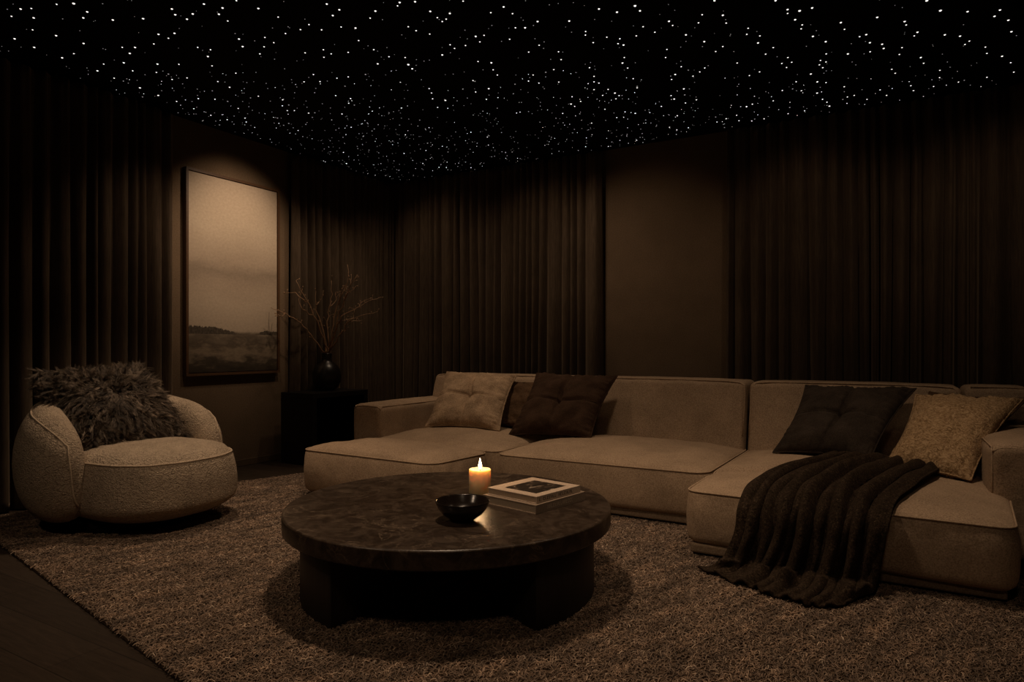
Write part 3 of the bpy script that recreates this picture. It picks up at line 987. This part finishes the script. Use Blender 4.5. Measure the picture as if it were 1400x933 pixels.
# ---------------------------------------------------------------- coffee table
TX, TY, TH, TR = 3.437, -3.594, .385, .737
tab = empty('coffee_table', (TX, TY, 0))
tag(tab, 'large round dark stone coffee table on curved block legs', 'coffee table')
th = .076
prof = [(TR - .006, TH - th), (TR, TH - th + .006), (TR, TH - .009), (TR - .0009, TH - .0055), (TR - .0035, TH - .002), (TR - .0075, TH - .0004), (TR - .010, TH)]
v, f = lathe(prof, TX, TY, 160)
o = mesh_obj('tabletop', v, f, M['stone'], tab)
o.modifiers.new('sharp', 'EDGE_SPLIT').split_angle = math.radians(40)
def table_leg(a0, a1, r0=.405, r1=.662, z0=.012, z1=TH - th):
    m = 28; v, f = [], []
    for k in range(m + 1):
        a = math.radians(a0 + (a1 - a0) * k / m); c, s = math.cos(a), math.sin(a)
        for r, z in ((r0, z0), (r1, z0), (r1, z1), (r0, z1)):
            v.append((TX + r*c, TY + r*s, z))
    for k in range(m):
        for j in range(4):
            f.append((k*4 + j, (k+1)*4 + j, (k+1)*4 + (j+1) % 4, k*4 + (j+1) % 4))
    f.append((0, 1, 2, 3)); f.append((m*4+3, m*4+2, m*4+1, m*4))
    o = mesh_obj('leg', v, f, M['leg'], tab)
    bm = bmesh.new(); bm.from_mesh(o.data); bmesh.ops.recalc_face_normals(bm, faces=bm.faces); bm.to_mesh(o.data); bm.free()
    b = o.modifiers.new('bevel', 'BEVEL'); b.width = .004; b.segments = 2; b.limit_method = 'ANGLE'
    e = o.modifiers.new('sharp', 'EDGE_SPLIT'); e.split_angle = math.radians(35)
    return o
table_leg(-147, -98); table_leg(-25, 24); table_leg(95, 143)

# ---------------------------------------------------------------- candle
cx, cy = 3.459, -3.372
can = empty('candle', (cx, cy, TH))
tag(can, 'lit ivory pillar candle burning behind the black bowl', 'candle')
R, ct = .0535, TH + .118
prof = [(R - .002, TH), (R, TH + .003), (R, ct - .003), (R - .002, ct), (R - .006, ct - .0005), (R - .011, ct - .006), (.02, ct - .008), (.004, ct - .0075)]
mesh_obj('wax', *lathe(prof, cx, cy, 64), M['wax'], can)
mesh_obj('wick', *tube([(cx, cy, ct - .010), (cx + .001, cy, ct), (cx + .003, cy - .001, ct + .009)], .0013, 6), M['wick'], can)
fl = [(.0025, -.002), (.0068, .004), (.0088, .012), (.0082, .019), (.0056, .030), (.0028, .041), (.0006, .052)]
mesh_obj('flame', *lathe([(r, ct + .002 + z) for r, z in fl], cx + .001, cy, 24), M['flame'], can)

# ---------------------------------------------------------------- bowl
bx, by = 3.672, -3.835
bo = empty('bowl', (bx, by, TH))
tag(bo, 'shallow black glazed bowl near the front of the coffee table', 'bowl')
prof = [(.042, 0), (.044, .004), (.052, .008), (.080, .026), (.098, .048), (.1085, .071), (.1095, .076), (.1075, .0775), (.105, .074), (.094, .050), (.076, .030), (.045, .0145), (.002, .012)]
mesh_obj('dish', *lathe([(r * 1.03, TH + z * 1.08) for r, z in prof], bx, by, 72), M['bowl'], bo)
bo.children[0]

# ---------------------------------------------------------------- books
def book(near, right, left, z0, h, m_cover, label, marks, ink, picture=None):
    near, right, left = (Vector((*p, 0)) for p in (near, right, left))
    ex = right - near; ey = left - near
    ey = ey - ex * (ey.dot(ex) / ex.dot(ex)) * .7
    W_, D_ = ex.length, ey.length
    ex.normalize(); ey.normalize()
    def at(a, b, z): return near + ex*a + ey*b + Vector((0, 0, z))
    def slab(a0, a1, b0, b1, za, zb):
        v = [at(a0,b0,za), at(a1,b0,za), at(a1,b1,za), at(a0,b1,za), at(a0,b0,zb), at(a1,b0,zb), at(a1,b1,zb), at(a0,b1,zb)]
        return v, box(0,1,0,1,0,1)[1]
    c = at(W_/2, D_/2, z0)
    root = empty('book', tuple(c)); tag(root, label, 'book', 'books stacked on the coffee table')
    t = .0035
    mb = MB(); mb.add(*slab(0, W_, 0, D_, z0, z0 + t)); mb.add(*slab(0, W_, 0, D_, z0 + h - t, z0 + h)); mb.add(*slab(0, W_, 0, t, z0 + t, z0 + h - t))
    o = mb.build('cover', m_cover, root, smooth=False)
    mesh_obj('pages', *slab(.005, W_ - .005, t, D_ - .004, z0 + t, z0 + h - t), M['pages'], root, smooth=False)
    # small letter strokes along the spine
    R = random.Random(marks[0]); mb = MB(); a = marks[1] * W_
    while a < marks[2] * W_:
        hh = h * .42; zc = z0 + h * .5; w = .0022
        kind = R.randint(0, 3)
        if R.random() > .14:
            mb.add(*slab(a, a + w, -.0006, .0002, zc - hh/2, zc + hh/2))
            if kind in (0, 2): mb.add(*slab(a, a + .009, -.0006, .0002, zc + hh/2 - .0022, zc + hh/2))
            if kind in (1, 2): mb.add(*slab(a + .0075, a + .0075 + w, -.0006, .0002, zc - hh/2, zc + hh/2))
            if kind in (0, 3): mb.add(*slab(a, a + .009, -.0006, .0002, zc - hh/2, zc - hh/2 + .0022))
        a += .0135
    mb.build('spine_lettering', ink, root, smooth=False)
    if picture:
        a0, a1, b0, b1 = picture
        v = [at(a0*W_, b0*D_, z0+h+.0004), at(a1*W_, b0*D_, z0+h+.0004), at(a1*W_, b1*D_, z0+h+.0004), at(a0*W_, b1*D_, z0+h+.0004)]
        lo = [p - Vector((0, 0, .0006)) for p in v]
        p = mesh_obj('cover_picture', lo + v, box(0,1,0,1,0,1)[1], M['cover_photo'], root, smooth=False)
        uv = p.data.uv_layers.new(name='UVMap'); cc = [(0,0),(1,0),(1,1),(0,1)]
        for lp in p.data.loops: uv.data[lp.index].uv = cc[lp.vertex_index % 4]
book((3.893, -3.606), (3.966, -3.250), (3.585, -3.540), TH, .039, M['book_tan'], 'thicker grey-tan book lying under the other book', (3, .22, .74), M['foil'])
book((3.884, -3.582), (3.950, -3.270), (3.597, -3.532), TH + .039, .031, M['book_cream'], 'cream book with a dark photograph on its cover, on top of the stack', (9, .06, .80), M['ink'], (.16, .84, .15, .80))

# ---------------------------------------------------------------- side table
st = empty('side_table', (.385, -1.395, 0))
tag(st, 'black open-sided cube side table carrying the vase', 'side table')
sx0, sx1, sy0, sy1, sh = .17, .60, -1.763, -1.03, .672
bevel_box('table_top', (sx0, sx1, sy0, sy1, sh - .05, sh), M['black_wood'], st)
bevel_box('side_panel', (sx0, sx1, sy0, sy0 + .05, 0, sh - .05), M['black_wood'], st)
bevel_box('side_panel', (sx0, sx1, sy1 - .05, sy1, 0, sh - .05), M['black_wood'], st)
bevel_box('back_panel', (sx0, sx0 + .03, sy0 + .05, sy1 - .05, 0, sh - .05), M['black_wood'], st)
bevel_box('bottom_panel', (sx0 + .03, sx1 - .02, sy0 + .05, sy1 - .05, 0, .04), M['black_wood'], st)

# ---------------------------------------------------------------- vase and branches
vx, vy, vz = .33, -1.33, sh
va = empty('vase', (vx, vy, vz))
tag(va, 'round black ceramic vase with a short neck on the side table', 'vase')
prof = [(.062, 0), (.075, .004), (.108, .03), (.132, .075), (.141, .13), (.137, .18), (.118, .228), (.088, .262), (.058, .283), (.048, .300), (.047, .335), (.052, .362), (.052, .366), (.046, .364), (.041, .335), (.041, .300)]
mesh_obj('body', *lathe([(r, vz + z) for r, z in prof], vx, vy, 72, True, False), M['vase'], va)
# branch plane faces the camera side of the room; every branch gets its own depth
CAM = Vector((5.21, -6.09, 1.1))
e_r = Vector((.866, .5, 0)); e_f = Vector((-.5, .866, 0))
mouth = Vector((vx, vy, vz + .36)); PXM = 1 / 900 * 6.55 / 4.44
def bp(px, py, dep):
    return mouth + e_r * ((px - 307) * PXM) + Vector((0, 0, (618 - py) * PXM)) + e_f * dep
def branch(pts, subs, dep, label, seed, r0=.0095):
    R = random.Random(seed)
    n = len(pts)
    k0 = mouth + Vector((R.uniform(-.018, .018), R.uniform(-.018, .018), 0))
    foot = Vector((vx - (k0.x - vx) * 1.2, vy - (k0.y - vy) * 1.2, vz + .03))
    main = [foot, k0] + [bp(x, y, dep * (i + 1) / n) for i, (x, y) in enumerate(pts)]
    def jag(P, amt):
        out = [P[0]]
        for a, b in zip(P[:-1], P[1:]):
            for q in (1/3, 2/3):
                out.append(a.lerp(b, q) + Vector((R.gauss(0, amt), R.gauss(0, amt), R.gauss(0, amt))))
            out.append(b)
        return out
    root = empty('dried_branch', tuple(mouth)); tag(root, label, 'branch', 'dried branches standing in the vase')
    mb = MB(); buds = MB()
    mj = main[:1] + jag(main[1:], .007); m = len(mj)
    mb.add(*tube(mj, [r0 * (1 - .78 * i / (m - 1)) for i in range(m)], 6))
    tips = [mj]
    for s in subs:
        q = [bp(x, y, dep + d) for x, y, d in s]
        q[0] = min(mj[2:], key=lambda p: (p - q[0]).length)
        q = jag(q, .006)
        mb.add(*tube(q, [.0056 * (1 - .65 * i / (len(q) - 1)) for i in range(len(q))], 5)); tips.append(q)
    for q in tips:                                     # side twigs with small buds
        for i in range(3 if q is mj else 1, len(q)):
            if q is mj and i < 6: continue
            for _ in range(1 if R.random() < .62 else 0):
                d = Vector((R.gauss(0, 1), R.gauss(0, 1), R.gauss(.7, .7))).normalized()
                e = q[i] + d * R.uniform(.018, .06)
                if R.random() < .75: mb.add(*tube([q[i], q[i].lerp(e, .5) + Vector((0, 0, .004)), e], [.0022, .0016, .0010], 4))
                else: e = q[i] + d * .007
                bv, bf = rbox((e.x-.0045, e.x+.0045, e.y-.0045, e.y+.0045, e.z-.007, e.z+.007), .0044, 3)
                buds.add(bv, bf)
    nf = len(mb.f); mb.add(buds.v, buds.f); o = mb.build('stem', M['bark'], root); o.data.materials.append(M['bud'])
    for k, p in enumerate(o.data.polygons): p.material_index = 0 if k < nf else 1
B = branch
B([(280, 580), (235, 500), (205, 455), (160, 405), (110, 375), (60, 350)], [[(160, 405, 0), (120, 400, .02), (85, 395, .02)]], -.42, 'lowest branch at the left of the vase', 1)
B([(298, 520), (272, 420), (240, 330), (212, 268), (180, 190)], [[(240, 330, 0), (205, 290, .04), (165, 255, .06), (100, 262, .06)], [(272, 420, 0), (225, 360, -.03), (205, 300, -.05), (228, 240, -.06)]], -.30, 'branch leaning up left above the lowest branch', 2)
B([(296, 520), (268, 400), (250, 325), (252, 240)], [[(250, 325, 0), (275, 290, .03), (290, 230, .04)]], -.06, 'upright branch left of centre in the vase', 3)
B([(318, 560), (300, 420), (312, 330), (328, 250), (318, 165)], [[(312, 330, 0), (345, 280, .03), (335, 235, .05)]], .10, 'upright branch in the middle of the vase', 4)
B([(328, 560), (345, 440), (366, 320), (425, 190), (426, 70)], [[(366, 320, 0), (395, 260, -.03), (412, 200, -.05)], [(425, 190, 0), (385, 220, .02)]], .04, 'tallest branch reaching highest above the vase', 5, .0105)
B([(340, 565), (375, 400), (420, 290), (455, 210), (500, 140)], [[(420, 290, 0), (450, 250, -.03), (498, 210, -.04)], [(455, 210, 0), (462, 155, .03)]], -.06, 'branch leaning up right beside the tallest branch', 6)
B([(345, 570), (405, 480), (440, 420), (520, 385), (620, 360)], [[(440, 420, 0), (470, 415, .03), (520, 410, .05)], [(405, 480, 0), (450, 455, -.04)]], -.03, 'lowest branch at the right of the vase', 7)
B([(335, 560), (370, 430), (405, 375), (480, 335), (555, 290), (612, 272)], [[(480, 335, 0), (500, 300, .02), (570, 268, .03)], [(370, 430, 0), (450, 395, .05), (455, 340, .06)]], .09, 'branch reaching right above the lowest right branch', 8)

# ---------------------------------------------------------------- fibre-optic stars in the ceiling
FPX, HH = 900.0, 1.1
def ceil_pt(px, py):
    d = FPX * (RZ - HH) / (475 - py); x = (px - 700) / FPX * d
    return CAM.x + x*.8660254 - d*.5, CAM.y + x*.5 + d*.8660254, d
seen = []   # brighter points of the photograph's ceiling, read off crop by crop (x, y, size)
C1 = "28,35,1;79,34,3;120,32,2;44,62,2;129,68,3;217,16,2;282,13,4;334,45,3;319,68,3;240,72,1;432,76,3;548,71,3;393,14,1;125,114,2;56,148,3;131,181,3;215,136,3;320,166,3;238,221,3;283,205,2;404,189,1;397,245,2;333,260,1;373,271,3;468,181,2;517,181,3;497,204,3;474,240,3;508,271,2;437,299,2;536,336,3;491,318,1;607,131,3;668,127,3;645,146,2;589,168,2;658,34,3;671,56,3;738,53,3;716,73,3;781,15,3;852,30,3;838,54,3;872,80,2;905,2,2;989,32,3;1065,65,2;1103,102,1;1093,128,2;1150,113,2;1183,94,2;1231,114,2;1251,15,3;1299,37,3;1274,59,3;1306,103,2;1361,107,3;603,245,3;599,277,2;685,246,2;659,304,2;716,298,2;606,365,3;619,347,1;676,388,2;742,416,2;755,341,1;756,365,1;735,388,1;757,181,2;806,190,2;796,216,3;812,252,2;834,312,2;861,314,1;903,280,2;823,380,2;915,149,3;900,128,1;929,178,3;975,156,1;1014,143,2;1048,163,2;1011,179,2;995,206,2;1051,226,1;980,277,1;1090,263,1;1238,190,2;1268,206,2;1240,219,2;1168,202,2;1333,200,2;1373,155,2;1200,285,2;1164,313,2;1182,296,1;1225,312,2;1253,310,1;1290,299,2;1333,294,2;1019,319,1;945,316,1;934,356,1;989,368,2;1025,339,1;1136,333,1;1089,341,1;1209,338,1;1082,382,2;1081,405,2;1035,387,1;1100,423,2;1127,423,2;966,422,1;912,415,2;870,458,2;938,452,2;943,467,2;807,441,2;1285,366,2;1342,377,2;1335,395,2;1175,410,1;1234,397,1;1265,413,1"
C2 = "178,37,3;153,59,3;186,103,2;238,106,3;317,42,3;297,69,2;344,75,1;410,9,3;402,22,2;469,6,3;527,43,3;554,67,2;602,51,3;588,73,2;573,82,2;443,102,2;473,117,2;525,130,2;418,133,1;653,4,2;759,48,2;808,26,3;842,52,2;983,18,1;883,77,1;938,82,3;853,106,2;890,106,3;922,97,1;763,97,1;701,139,3;733,135,2;717,160,2;660,115,1;603,171,2;620,185,2;662,174,2;573,210,3;604,202,1;800,158,1;831,150,2;928,148,1;944,173,2;963,160,1;961,185,1;904,199,2;1059,80,3;1068,123,1;1122,120,2;1121,134,2;1151,163,2;1173,34,3;1242,46,3;1311,22,4;1330,41,3;1342,102,2;1203,142,2;1253,148,2;1246,167,2;1267,172,3;1316,137,2;1387,123,2;1270,220,2;1263,241,3;1283,260,2;1312,240,1;1018,198,2;1028,228,2;988,227,1;1141,239,1;1137,259,2;1158,265,1;1154,292,2;1154,313,2;1173,318,2;1154,343,2;1019,314,2;943,318,2;921,287,2;908,297,1;768,267,2;729,267,1;761,240,3;710,235,2;784,287,2;691,308,2;751,339,3;701,352,2;752,364,1;742,380,2;585,384,3;523,339,2;532,356,2;536,378,2;555,411,2;443,247,4;458,263,3;431,220,2;474,228,1;473,250,1;524,230,1;503,234,1;326,244,3;369,217,2;311,190,2;361,182,1;289,175,1;252,156,2;1066,398,3;1070,370,2;1103,388,2;1080,407,2;1034,434,2;1187,365,2;1208,342,2;1234,356,3;1238,378,2;1196,418,2;1304,301,2;1319,336,2;1250,366,2;1241,450,2;1273,428,2;1145,471,2;1129,498,1"
C3 = "41,81,3;55,97,2;106,133,3;106,158,1;168,56,2;154,87,2;247,58,3;260,88,2;215,2,3;176,159,3;169,178,1;220,197,2;86,180,1;247,178,2;277,131,1;344,108,2;339,131,2;389,137,2;382,164,3;440,182,2;411,207,2;455,217,1;449,2,3;495,36,3;495,51,2;541,41,4;589,30,3;524,75,3;551,95,2;547,110,2;592,139,3;605,117,1;641,159,3;567,177,1;643,206,2;621,231,2;617,248,2;642,237,2;630,259,2;634,280,1;584,283,3;699,86,3;713,112,2;771,140,2;796,132,3;838,66,3;810,163,3;811,198,2;726,206,3;739,167,1;857,169,3;863,185,3;788,206,1;742,237,1;756,248,1;943,82,3;949,95,2;992,123,3;980,137,2;933,182,2;923,208,2;1005,220,3;1016,242,2;894,265,2;907,280,2;1028,2,4;1080,40,4;1184,44,3;1287,62,3;1308,38,3;1340,77,3;1097,133,3;1155,138,3;1191,157,2;1174,170,2;1352,121,3;1371,136,1;1252,180,2;1258,204,2;1316,215,3;1349,240,2;1361,276,2;1258,296,2;1077,297,2;1078,269,2;1107,237,1;1117,257,1;1145,273,1;1149,314,2;1054,331,2;967,328,2;977,347,2;874,365,2;849,344,2;799,380,2;780,343,1;727,299,1;712,332,2;712,351,1;750,365,2;724,371,2;655,406,3;629,380,2;646,391,2;608,356,3;609,313,3;642,316,2;620,334,1;528,313,2;548,347,2;529,347,1;475,346,2;511,238,2;496,220,2;473,243,2;491,258,2;388,275,2;349,289,2;302,241,2;289,197,1;191,251,1;178,260,2;159,275,2;133,291,2;88,255,2;86,234,1;33,189,2;28,220,2;65,285,3;51,304,2;98,340,3;119,340,1;61,379,3;49,366,2;146,382,2;104,394,2;127,412,1;12,407,2;338,408,3;412,351,1;386,375,1;440,386,2;421,446,1;497,435,2;560,424,2;556,409,1;225,467,2;309,462,2;358,463,2;115,489,2;71,497,2;43,487,2;136,447,1;300,441,2"
for txt, ox in ((C1, 0), (C2, 400), (C3, 900)):
    for it in txt.split(';'):
        a, b, s = (float(q) for q in it.split(','))
        px, py = a / 2.8 + ox, b / 2.8
        if any(abs(px - q[0]) + abs(py - q[1]) < 3 for q in seen): continue
        seen.append((px, py, s))
stars = []
for px, py, s in seen:
    x, y, d = ceil_pt(px, py)
    if .05 < x < RX - .05 and RY + .05 < y < -.06: stars.append((x, y, {1: .0032, 2: .0048, 3: .0064, 4: .0078}[int(s)] * (d / 4.2) ** .35, int(s) > 1))
known = len(stars)
R = random.Random(77)
while len(stars) < known + 1150:
    x, y = R.uniform(.06, RX - .06), R.uniform(RY + .1, -.06)
    # the ceiling nearer than the frame shows is sparse; the listed zone gets only faint points
    rx, ry = x - CAM.x, y - CAM.y
    d = -rx*.5 + ry*.866; xx = rx*.866 + ry*.5
    if d < 3.4: 
        if R.random() > .03: continue
        stars.append((x, y, .005, True)); continue
    px, py = 700 + FPX*xx/d, 475 - FPX*(RZ-HH)/d
    if px < -40 or px > 1440: continue
    if py < 95:
        if R.random() > .22: continue
        stars.append((x, y, R.uniform(.0016, .0028), False)); continue
    if py < 150 and R.random() > .55: continue
    br = R.random()
    stars.append((x, y, R.uniform(.0016, .0034) if br < .8 else R.uniform(.0034, .0058), R.random() < .4))
def star_geo(r, seg=8):
    v = [(r*math.cos(2*PI*k/seg), r*math.sin(2*PI*k/seg), -.0002) for k in range(seg)]
    v += [(r*.7*math.cos(2*PI*k/seg), r*.7*math.sin(2*PI*k/seg), -r*.5) for k in range(seg)] + [(0, 0, -r*.7)]
    f = [(k, seg + k, seg + (k+1) % seg, (k+1) % seg) for k in range(seg)] + [(seg + k, 2*seg, seg + (k+1) % seg) for k in range(seg)]
    return v, f
def view_size(s):
    d = -(s[0]-CAM.x)*.5 + (s[1]-CAM.y)*.866
    inside = d > 3.5
    return (s[2] / d if inside else 0) * (1.6 if s[3] else 1)
stars.sort(key=view_size, reverse=True)
sv, sf = star_geo(1.0)
proto = mesh_obj('star_light', sv, sf, M['star'])
tag(proto, 'tiny round fibre-optic star light glowing in the black ceiling', 'light', 'star lights in the ceiling')
for i, (x, y, r, bright) in enumerate(stars[:300]):
    o = proto if i == 0 else proto.copy()
    if i: COL.objects.link(o)
    o.location = (x, y, RZ); o.scale = (r, r, r)
mbb, mbd = MB(), MB()
for x, y, r, bright in stars[300:]:
    v, f = star_geo(r, 6)
    (mbb if bright else mbd).add([(p[0] + x, p[1] + y, p[2] + RZ) for p in v], f)
nb = len(mbb.f)
mbb.add(mbd.v, mbd.f)
o = mbb.build('faint_star_lights', M['star'])
o.data.materials.append(M['star_dim'])
for i, p in enumerate(o.data.polygons): p.material_index = 0 if i < nb else 1
tag(o, 'hundreds of fainter star points scattered between the larger ceiling stars', 'lights', None, 'stuff')

# ---------------------------------------------------------------- lights (recessed ceiling spots, candle)
def spot(loc, to, power, size, blend=.8, col=(1, .72, .485), rad=.05):
    d = bpy.data.lights.new('downlight', 'SPOT'); d.energy = power; d.color = col
    d.spot_size = math.radians(size); d.spot_blend = blend; d.shadow_soft_size = rad
    o = bpy.data.objects.new('downlight', d); o.location = loc
    o.rotation_euler = (Vector(to) - Vector(loc)).to_track_quat('-Z', 'Y').to_euler(); COL.objects.link(o)
    return o
Zc = 3.0
spot((1.35, -2.20, Zc), (0, -2.16, 1.98), 84, 62, 1.0)               # picture light
spot((2.6, -1.6, Zc), (3.15, 0, 1.70), 21, 70, 1.0)                # wall panel glow
spot((1.35, -3.25, Zc), (1.25, -3.55, 0), 94, 72, .95, rad=.1)       # armchair
spot((3.55, -3.90, Zc), (3.45, -3.75, 0), 112, 96, .95, rad=.12)     # coffee table and rug
spot((2.2, -1.75, Zc), (2.1, -1.8, 0), 46, 80, .95, rad=.1)           # left seat and ottoman
spot((5.1, -2.6, Zc), (5.05, -2.4, 0), 60, 84, .95, rad=.1)          # chaise
spot((3.6, -1.65, Zc), (3.6, -1.6, 0), 30, 80, .95, rad=.1)           # middle seat
for x_ in (.85, 2.2, 4.6, 5.8):
    spot((x_, -1.25, Zc), (x_, -.10, 1.2), 14 if x_ < 3 else 7, 104, 1.0)               # curtain washers on the back wall
spot((1.1, -1.25, Zc), (.12, -1.25, 1.1), 18, 80, 1.0)                # corner curtain and vase
spot((1.15, -3.0, Zc), (.12, -3.05, 1.1), 17, 80, 1.0)                  # curtain behind the armchair
spot((2.4, -6.3, Zc), (2.4, -4.2, 0), 46, 84, 1.0, rad=.15)          # rear of the room
spot((5.3, -6.2, Zc), (4.9, -4.2, 0), 34, 84, 1.0, rad=.15)
pl_ = bpy.data.lights.new('candle_glow', 'POINT'); pl_.energy = .8; pl_.color = (1, .60, .28); pl_.shadow_soft_size = .009
po = bpy.data.objects.new('candle_glow', pl_); po.location = (cx, cy, ct + .060); COL.objects.link(po)

w = bpy.data.worlds.new('room_dark'); scene.world = w; w.use_nodes = True
w.node_tree.nodes['Background'].inputs[0].default_value = (.004, .003, .002, 1)

# ---------------------------------------------------------------- camera
cd = bpy.data.cameras.new('camera'); cd.sensor_width = 36; cd.lens = 900 / 1400 * 36; cd.shift_y = 8.5 / 1400
cam = bpy.data.objects.new('camera', cd); cam.location = CAM
cam.rotation_euler = (PI/2, 0, math.radians(30)); COL.objects.link(cam)
scene.camera = cam
scene.view_settings.view_transform = 'Standard'; scene.view_settings.look = 'None'
scene.view_settings.exposure = 0.25; scene.view_settings.gamma = 1.0
scene.view_settings.use_curve_mapping = False
